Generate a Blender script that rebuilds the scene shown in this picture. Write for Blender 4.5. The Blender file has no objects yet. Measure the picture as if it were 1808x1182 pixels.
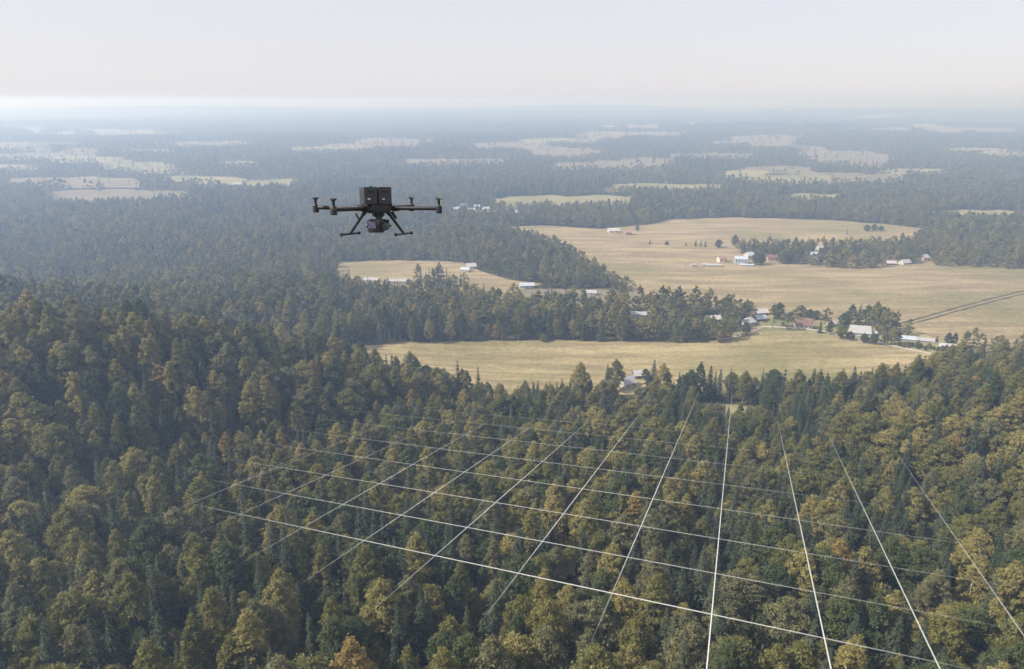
import bpy, bmesh, math, random
import numpy as np
from mathutils import Vector, Matrix, geometry

R = math.radians
random.seed(7)
rng = np.random.default_rng(11)
scene = bpy.context.scene
COL = scene.collection

# ------------------------------------------------------------------ camera, sky, sun, exposure
F_PX, PW, PH = 1205.0, 1808.0, 1182.0          # focal length and frame in photograph pixels
HORIZON = 176.0
PITCH = math.atan((PH / 2 - HORIZON) / F_PX)
CAM_Z = 150.0

cam_d = bpy.data.cameras.new('camera')
cam_d.sensor_width = 36.0
cam_d.lens = 36.0 * F_PX / PW
cam_d.clip_start = 0.1
cam_d.clip_end = 90000
cam = bpy.data.objects.new('camera', cam_d)
cam.location = (0, 0, CAM_Z)
cam.rotation_euler = (R(90) - PITCH, 0, 0)
COL.objects.link(cam)
scene.camera = cam

SUN_AZ = R(-103)        # from the view direction (+Y), negative = to the left
SUN_EL = R(41)
world = bpy.data.worlds.new('World')
scene.world = world
world.use_nodes = True
wn = world.node_tree
wn.nodes.clear()
sky = wn.nodes.new('ShaderNodeTexSky')
sky.sky_type = 'NISHITA'
sky.sun_disc = False
sky.sun_elevation = SUN_EL
sky.sun_rotation = SUN_AZ
sky.altitude = 150
sky.air_density = 1.0
sky.dust_density = 1.2
sky.ozone_density = 1.5
bg = wn.nodes.new('ShaderNodeBackground')
bg.inputs['Strength'].default_value = 0.11
wo = wn.nodes.new('ShaderNodeOutputWorld')
veil = wn.nodes.new('ShaderNodeMix')          # thin even high haze whitens the clear sky
veil.data_type = 'RGBA'
veil.inputs[0].default_value = 0.78
veil.inputs[7].default_value = (5.85, 5.65, 6.0, 1)
wn.links.new(sky.outputs[0], veil.inputs[6])
wn.links.new(veil.outputs[2], bg.inputs[0])
wn.links.new(bg.outputs[0], wo.inputs[0])

sun_d = bpy.data.lights.new('sun', 'SUN')
sun_d.energy = 5.0
sun_d.angle = R(0.6)
sun_d.color = (1.0, 0.93, 0.86)
sun = bpy.data.objects.new('sun', sun_d)
sdir = Vector((math.sin(SUN_AZ) * math.cos(SUN_EL), math.cos(SUN_AZ) * math.cos(SUN_EL), math.sin(SUN_EL)))
sun.rotation_euler = sdir.to_track_quat('Z', 'Y').to_euler()
sun.location = sdir * 400
COL.objects.link(sun)

scene.view_settings.view_transform = 'Standard'
scene.view_settings.look = 'None'
scene.view_settings.exposure = 0.42
scene.view_settings.gamma = 1.0
scene.view_settings.use_curve_mapping = False
cy = scene.cycles
cy.max_bounces = 6
cy.diffuse_bounces = 2
cy.glossy_bounces = 2
cy.transmission_bounces = 3
cy.transparent_max_bounces = 6
cy.volume_bounces = 3
HAZE_DENSITY = 0.00049

# ------------------------------------------------------------------ materials
MATS = {}
def new_mat(name):
    m = bpy.data.materials.new(name)
    m.use_nodes = True
    m.node_tree.nodes.clear()
    MATS[name] = m
    return m, m.node_tree.nodes, m.node_tree.links

def N(nodes, t, **kw):
    n = nodes.new(t)
    for k, v in kw.items():
        setattr(n, k, v)
    return n

def leaf_mat(name, c1, c2, trans=0.42, noise=0.35):
    """Leaf mass: colour differs from tree to tree and from spray to spray."""
    m, n, l = new_mat(name)
    oi = N(n, 'ShaderNodeObjectInfo')
    mix = N(n, 'ShaderNodeMix', data_type='RGBA')
    mix.inputs[6].default_value = (*c1, 1); mix.inputs[7].default_value = (*c2, 1)
    l.new(oi.outputs['Random'], mix.inputs[0])
    tc = N(n, 'ShaderNodeTexCoord')
    no = N(n, 'ShaderNodeTexNoise'); no.inputs['Scale'].default_value = 0.7; no.inputs['Detail'].default_value = 3
    l.new(tc.outputs['Object'], no.inputs['Vector'])
    mr = N(n, 'ShaderNodeMapRange'); mr.inputs[1].default_value = 0.3; mr.inputs[2].default_value = 0.7
    mr.inputs[3].default_value = 1 - noise; mr.inputs[4].default_value = 1 + noise
    l.new(no.outputs[0], mr.inputs[0])
    hsv = N(n, 'ShaderNodeHueSaturation')
    l.new(mix.outputs[2], hsv.inputs['Color']); l.new(mr.outputs[0], hsv.inputs['Value'])
    d = N(n, 'ShaderNodeBsdfPrincipled'); d.inputs['Roughness'].default_value = 0.65
    d.inputs['Specular IOR Level'].default_value = 0.25
    t = N(n, 'ShaderNodeBsdfTranslucent')
    l.new(hsv.outputs[0], d.inputs['Base Color']); l.new(hsv.outputs[0], t.inputs['Color'])
    ms = N(n, 'ShaderNodeMixShader'); ms.inputs[0].default_value = trans
    l.new(d.outputs[0], ms.inputs[1]); l.new(t.outputs[0], ms.inputs[2])
    o = N(n, 'ShaderNodeOutputMaterial'); l.new(ms.outputs[0], o.inputs[0])
    return m

def plain_mat(name, c, rough=0.7, metal=0.0, noise=0.15, scale=1.5, spec=0.4):
    m, n, l = new_mat(name)
    tc = N(n, 'ShaderNodeTexCoord')
    no = N(n, 'ShaderNodeTexNoise'); no.inputs['Scale'].default_value = scale; no.inputs['Detail'].default_value = 5
    l.new(tc.outputs['Object'], no.inputs['Vector'])
    mr = N(n, 'ShaderNodeMapRange'); mr.inputs[1].default_value = 0.3; mr.inputs[2].default_value = 0.7
    mr.inputs[3].default_value = 1 - noise; mr.inputs[4].default_value = 1 + noise
    l.new(no.outputs[0], mr.inputs[0])
    hsv = N(n, 'ShaderNodeHueSaturation'); hsv.inputs['Color'].default_value = (*c, 1)
    l.new(mr.outputs[0], hsv.inputs['Value'])
    d = N(n, 'ShaderNodeBsdfPrincipled'); d.inputs['Roughness'].default_value = rough
    d.inputs['Metallic'].default_value = metal; d.inputs['Specular IOR Level'].default_value = spec
    l.new(hsv.outputs[0], d.inputs['Base Color'])
    o = N(n, 'ShaderNodeOutputMaterial'); l.new(d.outputs[0], o.inputs[0])
    return m

def field_mat(name, dry, straw, green, green_amt, streak=0.0):
    """Mown dry grass: long streaks along the swaths, green and bleached patches."""
    m, n, l = new_mat(name)
    g = N(n, 'ShaderNodeNewGeometry')
    mp = N(n, 'ShaderNodeMapping'); mp.inputs['Rotation'].default_value = (0, 0, streak)
    mp.inputs['Scale'].default_value = (0.012, 0.09, 0.02)
    l.new(g.outputs['Position'], mp.inputs['Vector'])
    n1 = N(n, 'ShaderNodeTexNoise'); n1.inputs['Scale'].default_value = 1.0; n1.inputs['Detail'].default_value = 6
    n1.inputs['Roughness'].default_value = 0.62; n1.inputs['Distortion'].default_value = 0.6
    l.new(mp.outputs[0], n1.inputs['Vector'])
    n2 = N(n, 'ShaderNodeTexNoise'); n2.inputs['Scale'].default_value = 0.009; n2.inputs['Detail'].default_value = 4
    l.new(g.outputs['Position'], n2.inputs['Vector'])
    n3 = N(n, 'ShaderNodeTexNoise'); n3.inputs['Scale'].default_value = 0.35; n3.inputs['Detail'].default_value = 6
    l.new(g.outputs['Position'], n3.inputs['Vector'])
    r1 = N(n, 'ShaderNodeMapRange'); r1.inputs[1].default_value = 0.42; r1.inputs[2].default_value = 0.60
    l.new(n1.outputs[0], r1.inputs[0])
    m1 = N(n, 'ShaderNodeMix', data_type='RGBA')
    m1.inputs[6].default_value = (*dry, 1); m1.inputs[7].default_value = (*straw, 1)
    l.new(r1.outputs[0], m1.inputs[0])
    r2 = N(n, 'ShaderNodeMapRange'); r2.inputs[1].default_value = 0.62 - 0.3 * green_amt; r2.inputs[2].default_value = 0.78 - 0.25 * green_amt
    r2.inputs[4].default_value = 0.75
    l.new(n2.outputs[0], r2.inputs[0])
    m2 = N(n, 'ShaderNodeMix', data_type='RGBA'); m2.inputs[7].default_value = (*green, 1)
    l.new(m1.outputs[2], m2.inputs[6]); l.new(r2.outputs[0], m2.inputs[0])
    r3 = N(n, 'ShaderNodeMapRange'); r3.inputs[1].default_value = 0.3; r3.inputs[2].default_value = 0.7
    r3.inputs[3].default_value = 0.8; r3.inputs[4].default_value = 1.2
    l.new(n3.outputs[0], r3.inputs[0])
    hsv = N(n, 'ShaderNodeHueSaturation'); l.new(m2.outputs[2], hsv.inputs['Color']); l.new(r3.outputs[0], hsv.inputs['Value'])
    d = N(n, 'ShaderNodeBsdfPrincipled'); d.inputs['Roughness'].default_value = 0.95; d.inputs['Specular IOR Level'].default_value = 0.1
    l.new(hsv.outputs[0], d.inputs['Base Color'])
    bp = N(n, 'ShaderNodeBump'); bp.inputs['Strength'].default_value = 0.5; bp.inputs['Distance'].default_value = 0.4
    l.new(n3.outputs[0], bp.inputs['Height']); l.new(bp.outputs[0], d.inputs['Normal'])
    o = N(n, 'ShaderNodeOutputMaterial'); l.new(d.outputs[0], o.inputs[0])
    return m

LEAF = {
    'olive':   leaf_mat('leaf_olive', (0.226, 0.210, 0.061), (0.171, 0.176, 0.057)),
    'green':   leaf_mat('leaf_green', (0.113, 0.136, 0.047), (0.085, 0.112, 0.045)),
    'yellow':  leaf_mat('leaf_yellow_green', (0.331, 0.288, 0.098), (0.269, 0.246, 0.086)),
    'ochre':   leaf_mat('leaf_ochre', (0.331, 0.243, 0.082), (0.284, 0.226, 0.078)),
    'grey':    leaf_mat('leaf_grey_green', (0.226, 0.216, 0.101), (0.177, 0.181, 0.090)),
    'spruce':  leaf_mat('needle_dark', (0.042, 0.057, 0.031), (0.054, 0.068, 0.035), trans=0.12),
    'pine':    leaf_mat('needle_olive', (0.078, 0.087, 0.040), (0.064, 0.078, 0.038), trans=0.12),
}
BARK = plain_mat('bark_brown', (0.085, 0.065, 0.05), 0.9, scale=4, noise=0.3)
BARK_PALE = plain_mat('bark_pale', (0.32, 0.30, 0.26), 0.85, scale=3, noise=0.4)
FLOOR = plain_mat('forest_floor', (0.075, 0.074, 0.036), 1.0, scale=0.05, noise=0.35, spec=0.05)

# ------------------------------------------------------------------ terrain
def sstep(a, b, x):
    t = np.clip((x - a) / (b - a), 0, 1)
    return t * t * (3 - 2 * t)

def gauss(x, y, cx, cy_, sx, sy, amp):
    return amp * np.exp(-((x - cx) / sx) ** 2 - ((y - cy_) / sy) ** 2)

SLOPE_Y = [-4000, -300, 0, 85, 200, 270, 320, 380, 440, 9e5]
SLOPE_Z = [58, 69, 61.5, 43.5, 19, 5.5, 1.2, 0.2, 0, 0]
def height(x, y):
    x = np.asarray(x, float); y = np.asarray(y, float)
    r = np.hypot(x, y)
    z = np.interp(y, SLOPE_Y, SLOPE_Z)
    u_, v_ = 0.847 * (x + 170) + 0.53 * (y - 245), -0.53 * (x + 170) + 0.847 * (y - 245)
    z = z + 48 * np.exp(-(u_ / 108) ** 2 - (v_ / 52) ** 2) + gauss(x, y, -240, 190, 80, 70, 6)
    z = z + gauss(x, y, -150, 475, 120, 55, 14)
    z = z + gauss(x, y, -330, 375, 160, 62, 40)
    z = z + gauss(x, y, 255, 235, 115, 85, 26)
    z = z + 1.2 * np.sin(x / 90 + 1.1) * np.cos(y / 120) * sstep(200, 420, r)
    f1 = sstep(1300, 2600, r)
    z = z + f1 * (7 * np.sin(x / 700 + 0.6 * np.sin(y / 900)) * np.cos(y / 620 + 0.3) + 7)
    # low wooded ridges and the far plateau on the skyline
    z = z + gauss(x, y, 3600, 6300, 3300, 600, 52) + gauss(x, y, -3600, 7600, 3400, 700, 46)
    z = z + gauss(x, y, 1100, 8200, 1500, 600, 62) + gauss(x, y, 6500, 9500, 3500, 900, 40)
    z = z + 78 * sstep(10500, 15500, y) + gauss(x, y, 1900, 15500, 2500, 1800, 38) + gauss(x, y, -6500, 15000, 4500, 1800, 16)
    z = z + sstep(4500, 8000, r) * 9 * (np.sin(x / 1300 + 2) + np.cos(y / 900 + x / 2100))
    return z

def ray(px, py):
    dx, dy = (px - PW / 2) / F_PX, -(py - PH / 2) / F_PX
    c, s = math.cos(PITCH), math.sin(PITCH)
    return Vector((dx, c + dy * s, -s + dy * c))

def ground(px, py):
    """Point of the terrain seen at a spot of the photograph."""
    d = ray(px, py); d.normalize()
    t = RAY_T
    for _ in range(3):
        below = CAM_Z + d.z * t < height(d.x * t, d.y * t)
        if not below.any():
            return d.x * 20000, d.y * 20000
        k = max(1, int(np.argmax(below)))
        t = np.linspace(t[k - 1], t[k], 40)
    return d.x * t[-1], d.y * t[-1]
RAY_T = np.geomspace(40, 30000, 900)

def project(x, y, z):
    c, s = math.cos(PITCH), math.sin(PITCH)
    zz = z - CAM_Z
    depth = y * c - zz * s
    up = y * s + zz * c
    depth = np.maximum(depth, 0.1)
    return PW / 2 + F_PX * x / depth, PH / 2 - F_PX * up / depth, depth

def mesh_obj(name, verts, faces, mat, parent=None, smooth=False, link=True):
    me = bpy.data.meshes.new(name)
    me.from_pydata([tuple(v) for v in verts], [], [tuple(f) for f in faces])
    if mat is not None:
        me.materials.append(mat)
    if smooth:
        me.polygons.foreach_set('use_smooth', [True] * len(me.polygons))
    me.update()
    o = bpy.data.objects.new(name, me)
    if link: COL.objects.link(o)
    if parent is not None: o.parent = parent
    return o

def tag(o, label, cat=None, group=None, kind=None):
    o['label'] = label
    if cat: o['category'] = cat
    if group: o['group'] = group
    if kind: o['kind'] = kind
    return o

def empty(name, loc, rz=0.0):
    o = bpy.data.objects.new(name, None)
    o.empty_display_size = 0.5
    COL.objects.link(o)
    o.location = loc; o.rotation_euler = (0, 0, rz)
    return o

# ground: one polar sheet, finest in front of the camera
angs = np.concatenate([np.arange(-62, 62, 0.8), np.arange(62, 298, 6)])
radii = np.concatenate([[0.0], np.geomspace(8, 30000, 210)])
A_, R_ = np.meshgrid(np.radians(angs), radii[1:])
gx, gy = (R_ * np.sin(A_)).ravel(), (R_ * np.cos(A_)).ravel()
gx = np.concatenate([[0], gx]); gy = np.concatenate([[0], gy])
gz = height(gx, gy)
na, nr = len(angs), len(radii) - 1
fs = [(0, 1 + (i + 1) % na, 1 + i) for i in range(na)]
for k in range(nr - 1):
    for i in range(na):
        j = (i + 1) % na
        fs.append((1 + k * na + i, 1 + k * na + j, 1 + (k + 1) * na + j, 1 + (k + 1) * na + i))
g_o = mesh_obj('ground', np.stack([gx, gy, gz], 1), fs, FLOOR, smooth=True)
tag(g_o, 'dark forest floor and far plain beneath the woods', kind='structure')

# ------------------------------------------------------------------ fields
def rough_poly(pts, amp, seg):
    """Ground polygon with its straight runs broken into uneven edges."""
    out = []
    n = len(pts)
    for i in range(n):
        a, b = np.array(pts[i]), np.array(pts[(i + 1) % n])
        L = np.hypot(*(b - a)); k = max(1, int(L / seg))
        nrm = np.array([-(b - a)[1], (b - a)[0]]) / max(L, 1e-6)
        for q in range(k):
            t = q / k
            out.append(a + (b - a) * t + nrm * random.uniform(-amp, amp) * (0.3 if q == 0 else 1))
    return np.array(out)

def in_poly(x, y, poly):
    full = np.zeros(len(x), bool)
    sel = np.nonzero((x >= poly[:, 0].min()) & (x <= poly[:, 0].max()) & (y >= poly[:, 1].min()) & (y <= poly[:, 1].max()))[0]
    if not len(sel): return full
    x, y = x[sel], y[sel]
    inside = np.zeros(len(x), bool)
    px_, py_ = poly[:, 0], poly[:, 1]
    j = len(poly) - 1
    for i in range(len(poly)):
        c = ((py_[i] > y) != (py_[j] > y))
        with np.errstate(divide='ignore', invalid='ignore'):
            xi = (px_[j] - px_[i]) * (y - py_[i]) / (py_[j] - py_[i] + 1e-12) + px_[i]
        inside ^= c & (x < xi)
        j = i
    full[sel] = inside
    return full

OPEN = []       # polygons that stay free of forest
def sheet(name, pix, mat, label, off=0.35, amp=2.0, seg=14.0, opens=True):
    pts = [ground(*p) for p in pix]
    d0 = np.mean([math.hypot(*p) for p in pts])
    poly = rough_poly(pts, amp * d0 / 500, seg * d0 / 500)
    if opens: OPEN.append(poly)
    x0, y0 = poly.min(0); x1, y1 = poly.max(0)
    st = max(6.0, max(x1 - x0, y1 - y0) / 60)
    GX, GY = np.meshgrid(np.arange(x0, x1, st), np.arange(y0, y1, st))
    gxx, gyy = GX.ravel() + 0.37, GY.ravel() + 0.21
    k = in_poly(gxx, gyy, poly)
    allp = [Vector(p) for p in poly] + [Vector((a, b)) for a, b in zip(gxx[k], gyy[k])]
    nb = len(poly)
    v, e, f, *_ = geometry.delaunay_2d_cdt(allp, [(i, (i + 1) % nb) for i in range(nb)], [], 1, 1e-4)
    vx = np.array([p.x for p in v]); vy = np.array([p.y for p in v])
    vz = height(vx, vy) + off
    o = mesh_obj(name, np.stack([vx, vy, vz], 1), f, mat, smooth=True)
    tag(o, label, kind='structure')
    return o

DRY, STRAW, GRN = (0.220, 0.180, 0.094), (0.350, 0.288, 0.160), (0.155, 0.155, 0.064)
F_NEAR = field_mat('field_near', DRY, STRAW, GRN, 0.55, R(14))
F_BIG = field_mat('field_big', (0.215, 0.170, 0.100), (0.325, 0.262, 0.156), GRN, 0.45, R(-10))
F_GREEN = field_mat('field_greenish', (0.21, 0.20, 0.10), (0.29, 0.26, 0.14), (0.13, 0.15, 0.058), 0.6, R(5))
F_PALE = field_mat('field_pale', (0.150, 0.132, 0.088), (0.21, 0.180, 0.122), GRN, 0.2, R(3))

sheet('field', [(560, 628), (625, 612), (700, 606), (800, 603), (960, 600), (1130, 605), (1250, 607), (1300, 601), (1345, 585),
      (1420, 583), (1500, 597), (1600, 617), (1672, 632), (1700, 655), (1600, 695), (1450, 712), (1300, 706), (1150, 692), (1000, 708),
      (900, 715), (780, 700), (690, 680), (600, 650)], F_NEAR, 'tan mown field in the hollow, nearest the grid')
sheet('field', [(860, 404), (960, 399), (1060, 405), (1140, 398), (1185, 388), (1300, 384), (1450, 389), (1560, 396), (1625, 404), (1860, 440),
      (1880, 628), (1760, 618), (1690, 606), (1600, 582), (1480, 574), (1340, 562), (1280, 550), (1190, 545), (1150, 530), (1110, 512),
      (1060, 492), (1020, 462), (985, 440), (930, 420)], F_BIG, 'wide tan field behind the farmsteads, right of the drone')
sheet('meadow', [(1285, 604), (1345, 548), (1480, 566), (1600, 574), (1700, 600), (1760, 614), (1740, 640), (1680, 640), (1600, 622), (1500, 602), (1420, 588), (1350, 592)],
      F_GREEN, 'rough green ground around the row of farmsteads', off=0.16)
sheet('field', [(600, 463), (700, 461), (815, 464), (850, 480), (900, 495), (960, 503), (860, 528), (740, 522), (640, 514), (590, 490)],
      F_BIG, 'small tan field below the drone')
sheet('field', [(850, 512), (990, 511), (1060, 512), (1110, 515), (1185, 526), (1165, 546), (1060, 546), (950, 543), (855, 540)],
      F_PALE, 'pale strip of field among the trees, middle of the valley')
sheet('clearing', [(1225, 712), (1300, 716), (1350, 724), (1362, 752), (1290, 757), (1220, 748)], F_GREEN, 'small grassy clearing at the top of the grid', amp=1)
far_fields = [
    ([(70, 341), (200, 334), (345, 338), (340, 354), (180, 360), (70, 356)], F_PALE, 'hazy tan field at the far left, behind the wooded ridge'),
    ([(385, 322), (520, 316), (535, 330), (400, 335)], F_GREEN, 'hazy greenish field left of the drone'),
    ([(860, 353), (950, 347), (1130, 347), (1130, 358), (880, 363)], F_GREEN, 'narrow greenish field just right of the drone'),
    ([(1580, 377), (1700, 371), (1840, 375), (1840, 389), (1700, 386)], F_GREEN, 'thin green field among woods at the right edge'),
    ([(1320, 347), (1480, 343), (1540, 350), (1420, 356)], F_GREEN, 'thin grey green field between far woods'),
    ([(1045, 287), (1120, 281), (1195, 291), (1190, 301), (1060, 302)], F_PALE, 'pale far field shaped like a wedge'),
    ([(900, 268), (960, 261), (1040, 262), (1075, 269), (1010, 277), (940, 276)], F_PALE, 'pale far field with scattered trees, centre'),
    ([(1110, 279), (1160, 277), (1185, 282), (1130, 285)], F_PALE, 'short pale far field just above the wedge shaped one'),
    ([(640, 249), (700, 246), (790, 248), (760, 254), (660, 254)], F_PALE, 'pale far field strip above the drone'),
    ([(800, 257), (900, 251), (985, 254), (960, 259), (850, 264)], F_PALE, 'pale far field strip right above the drone'),
    ([(1280, 244), (1350, 239), (1435, 241), (1400, 250), (1470, 264), (1310, 261)], F_PALE, 'pale pinkish far field right of centre'),
    ([(1390, 270), (1500, 265), (1590, 276), (1560, 294), (1440, 288)], F_PALE, 'pale far field with dark hedges, right'),
    ([(-20, 233), (150, 228), (335, 229), (300, 241), (90, 241)], F_PALE, 'long pale far field at the left edge'),
    ([(1430, 229), (1560, 225), (1830, 228), (1830, 236), (1600, 234)], F_PALE, 'long pale far field below the skyline, right'),
    ([(110, 284), (320, 291), (345, 304), (200, 299)], F_GREEN, 'faint green far field, left'),
    ([(280, 252), (420, 249), (450, 256), (300, 260)], F_PALE, 'small pale far field, left of centre'),
    ([(1600, 266), (1720, 262), (1830, 266), (1760, 272)], F_GREEN, 'thin greenish far field at the right'),
]
for p, m, lab in far_fields:
    my = sum(q[1] for q in p) / len(p)
    p = [(a, b + (7 * F_PX / math.hypot(*ground(a, b)) if b > my else 0)) for a, b in p]      # the wood in front hides a field's near edge
    sheet('field', p, m, lab, off=0.8, amp=8, seg=10)

fr = random.Random(5)
for k in range(52):
    yy = 198 + 130 * (k / 51) ** 1.15 + fr.uniform(-3, 3)
    xx = fr.uniform(-40, 1840)
    if 480 < xx < 900 and yy > 290: xx += 600
    w = fr.uniform(60, 210) * (1.5 if yy < 240 else 1); h = fr.uniform(1.4, 3.4) * (0.6 + (yy - 190) / 110)
    up = [(xx - w / 2 + w * q / 4, yy - h * fr.uniform(.4, 1) * math.sin(math.pi * (q + .4) / 4.8)) for q in range(5)]
    dn = [(xx + w / 2 - w * q / 4, yy + (14 * F_PX / math.hypot(*ground(xx, yy))) + h * fr.uniform(.1, .6)) for q in range(5)]
    sheet('field', up + dn, F_PALE if fr.random() < .6 else F_GREEN, 'thin hazy far field among dark woods', off=0.9 + 0.04 * k, amp=6, seg=9)
# belts of trees standing inside the fields
BELTS = [np.array([ground(*p) for p in q]) for q in (
    [(1300, 446), (1300, 440), (1450, 440), (1570, 442), (1615, 428), (1640, 408), (1860, 405), (1860, 480), (1650, 470), (1560, 475), (1480, 476), (1400, 467), (1330, 462)],
    [(715, 497), (820, 498), (826, 511), (715, 509)],
    [(990, 705), (1060, 703), (1100, 712), (1200, 706), (1230, 695), (1320, 705), (1330, 716), (1220, 714), (1200, 740), (1000, 735)],
)]

# tracks
def ribbon(name, pix, width, mat, label, off=0.5, shift=0.0, jitter=0.15):
    pts = [np.array(ground(*p)) for p in pix]
    dense = []
    for a, b in zip(pts[:-1], pts[1:]):
        k = max(2, int(np.hypot(*(b - a)) / 6))
        dense += [a + (b - a) * i / k for i in range(k)]
    dense.append(pts[-1])
    v, f = [], []
    for i, p in enumerate(dense):
        a, b = dense[max(0, i - 1)], dense[min(len(dense) - 1, i + 1)]
        t = (b - a) / np.hypot(*(b - a)); n = np.array([-t[1], t[0]])
        w = width / 2 * (1 + random.uniform(-jitter, jitter))
        for s in (-1, 1):
            q = p + n * (s * w + shift)
            v.append((q[0], q[1], float(height(q[0], q[1])) + off))
        if i: f.append((2 * i - 2, 2 * i - 1, 2 * i + 1, 2 * i))
    o = mesh_obj(name, v, f, mat, smooth=True)
    tag(o, label, kind='structure')
    return np.array(dense)

DIRT = plain_mat('dirt_track', (0.27, 0.225, 0.165), 0.95, scale=0.2, noise=0.2, spec=0.1)
VERGE = plain_mat('verge_grass', (0.085, 0.080, 0.042), 0.95, scale=0.3, noise=0.3, spec=0.1)
ROADM = plain_mat('gravel_road', (0.46, 0.41, 0.35), 0.95, scale=0.2, noise=0.15, spec=0.1)
TR = [(1585, 577), (1640, 562), (1700, 545), (1760, 529), (1830, 512)]
ribbon('dirt_track', TR, 1.9, DIRT, 'straight dirt track crossing the wide tan field')
ribbon('track_verge', TR, 2.6, VERGE, 'dark weedy verge on the far side of the dirt track', off=0.46, shift=2.5, jitter=0.4)
ribbon('track_verge', TR, 1.8, VERGE, 'dark weedy verge on the near side of the dirt track', off=0.46, shift=-2.1, jitter=0.5)
ribbon('dirt_track', [(1345, 578), (1400, 580), (1450, 586), (1520, 601), (1600, 617), (1668, 631)], 3.0, ROADM, 'pale track along the top of the hollow field')
ribbon('dirt_track', [(1255, 606), (1285, 599), (1320, 590), (1345, 578)], 4.0, DIRT, 'short grey track climbing to the white house')
ribbon('dirt_track', [(1590, 598), (1640, 604), (1690, 613), (1740, 620)], 3.5, ROADM, 'pale lane among bushes at the right farmstead')

# ------------------------------------------------------------------ trees: shapes
def rand_dirs(n):
    v = rng.normal(size=(n, 3)); return v / np.linalg.norm(v, axis=1, keepdims=True)

def sprays(pos, nrm, size):
    """Rhombic leaf sprays, one small four-sided face each."""
    n = len(pos)
    nrm = nrm / np.linalg.norm(nrm, axis=1, keepdims=True)
    t = np.cross(nrm, rand_dirs(n)); t /= np.linalg.norm(t, axis=1, keepdims=True) + 1e-9
    b = np.cross(nrm, t)
    s = size[:, None]
    v = np.stack([pos + t * s, pos + b * s * 0.46 + nrm * s * 0.15, pos - t * s, pos - b * s * 0.46 + nrm * s * 0.15], 1).reshape(-1, 3)
    f = np.arange(4 * n).reshape(n, 4)
    return v, f

def broad_crown(H, rad, base, form, nclump, nleaf, lsize):
    """Clumps of leaves through a tree-shaped envelope; H total height, base = where the crown starts."""
    P, D, S = [], [], []
    prof = {'round': (0.85, 1.0), 'oval': (0.75, 0.8), 'spire': (0.55, 0.72), 'flat': (1.1, 1.0)}[form]
    lean = rng.uniform(-0.6, 0.6, 2)
    for k in range(nclump):
        t = rng.uniform(0.03, 1.0) ** prof[0]
        r_env = rad * math.sin(math.pi * min(0.97, max(0.05, t ** prof[1] * 0.92 + 0.06))) ** 0.7
        a = rng.uniform(0, 2 * math.pi)
        rr = r_env * math.sqrt(rng.uniform(0.08, 1.0))
        z = base + (H - base) * t * 0.92
        c = np.array([math.cos(a) * rr + lean[0] * t, math.sin(a) * rr + lean[1] * t, z])
        rc = rad * rng.uniform(0.13, 0.30) * (1.15 - 0.45 * t)
        n = int(nleaf / nclump * (0.6 + 0.8 * rng.random()))
        d = rand_dirs(n); d[:, 2] = np.where(rng.random(n) < 0.72, np.abs(d[:, 2]), d[:, 2])
        rr_ = rc * np.clip(rng.normal(0.85, 0.33, n), 0.1, 1.7)
        p = c + d * rr_[:, None] * np.array([1.0, 1.0, 0.85])
        P.append(p); D.append(d * 0.8 + rand_dirs(n) * 0.95 + np.array([0, 0, 0.25])); S.append(lsize * rng.uniform(0.6, 1.35, n))
    # a leader at the top
    n = max(6, nleaf // 40)
    p = np.stack([rng.normal(0, rad * 0.1, n) + lean[0], rng.normal(0, rad * 0.1, n) + lean[1], H - rng.random(n) ** 1.5 * (H - base) * 0.14], 1)
    P.append(p); D.append(rand_dirs(n) + np.array([0, 0, 0.5])); S.append(lsize * rng.uniform(0.5, 1.0, n))
    return sprays(np.concatenate(P), np.concatenate(D), np.concatenate(S))

def conifer_crown(H, rad, base, whorls, per, nq, lsize):
    P, D, S = [], [], []
    for w in range(whorls):
        t = (w + rng.uniform(-0.3, 0.3)) / whorls
        t = min(max(t, 0), 0.985)
        z0 = base + (H - base) * t
        L0 = rad * (1 - t) ** 1.0 + 0.18
        for k in range(per):
            a = 2 * math.pi * (k + rng.uniform(-0.35, 0.35)) / per + w * 1.3
            L = L0 * rng.uniform(0.65, 1.15)
            q = max(2, int(nq * (0.35 + 0.65 * (1 - t))))
            u = rng.random(q) ** 0.75
            side = rng.normal(0, 0.13, q) * L * (1.1 - u)
            x = np.cos(a) * u * L - np.sin(a) * side
            y = np.sin(a) * u * L + np.cos(a) * side
            z = z0 + 0.10 * L * np.sin(u * 2.2) - 0.42 * L * u ** 1.6 + rng.normal(0, 0.06, q) * (1 + L * 0.15)
            P.append(np.stack([x, y, z], 1))
            D.append(np.stack([np.cos(a) * 0.5 + rng.normal(0, 0.35, q), np.sin(a) * 0.5 + rng.normal(0, 0.35, q), 0.75 + rng.normal(0, 0.3, q)], 1))
            S.append(lsize * rng.uniform(0.6, 1.25, q) * (0.6 + 0.4 * (1 - t)))
    n = 14
    P.append(np.stack([rng.normal(0, .08, n), rng.normal(0, .08, n), H - rng.random(n) * H * 0.06], 1)); D.append(rand_dirs(n)); S.append(np.full(n, lsize * 0.5))
    return sprays(np.concatenate(P), np.concatenate(D), np.concatenate(S))

def tube(path, radii, seg=7):
    v, f = [], []
    path = [Vector(p) for p in path]
    for i, p in enumerate(path):
        d = (path[min(i + 1, len(path) - 1)] - path[max(i - 1, 0)]).normalized()
        u = d.orthogonal().normalized(); w = d.cross(u)
        for k in range(seg):
            a = 2 * math.pi * k / seg
            v.append(p + (u * math.cos(a) + w * math.sin(a)) * radii[i])
    for i in range(len(path) - 1):
        for k in range(seg):
            f.append((i * seg + k, i * seg + (k + 1) % seg, (i + 1) * seg + (k + 1) % seg, (i + 1) * seg + k))
    f.append(tuple(range(seg - 1, -1, -1))); f.append(tuple((len(path) - 1) * seg + k for k in range(seg)))
    return [tuple(p) for p in v], f

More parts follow.
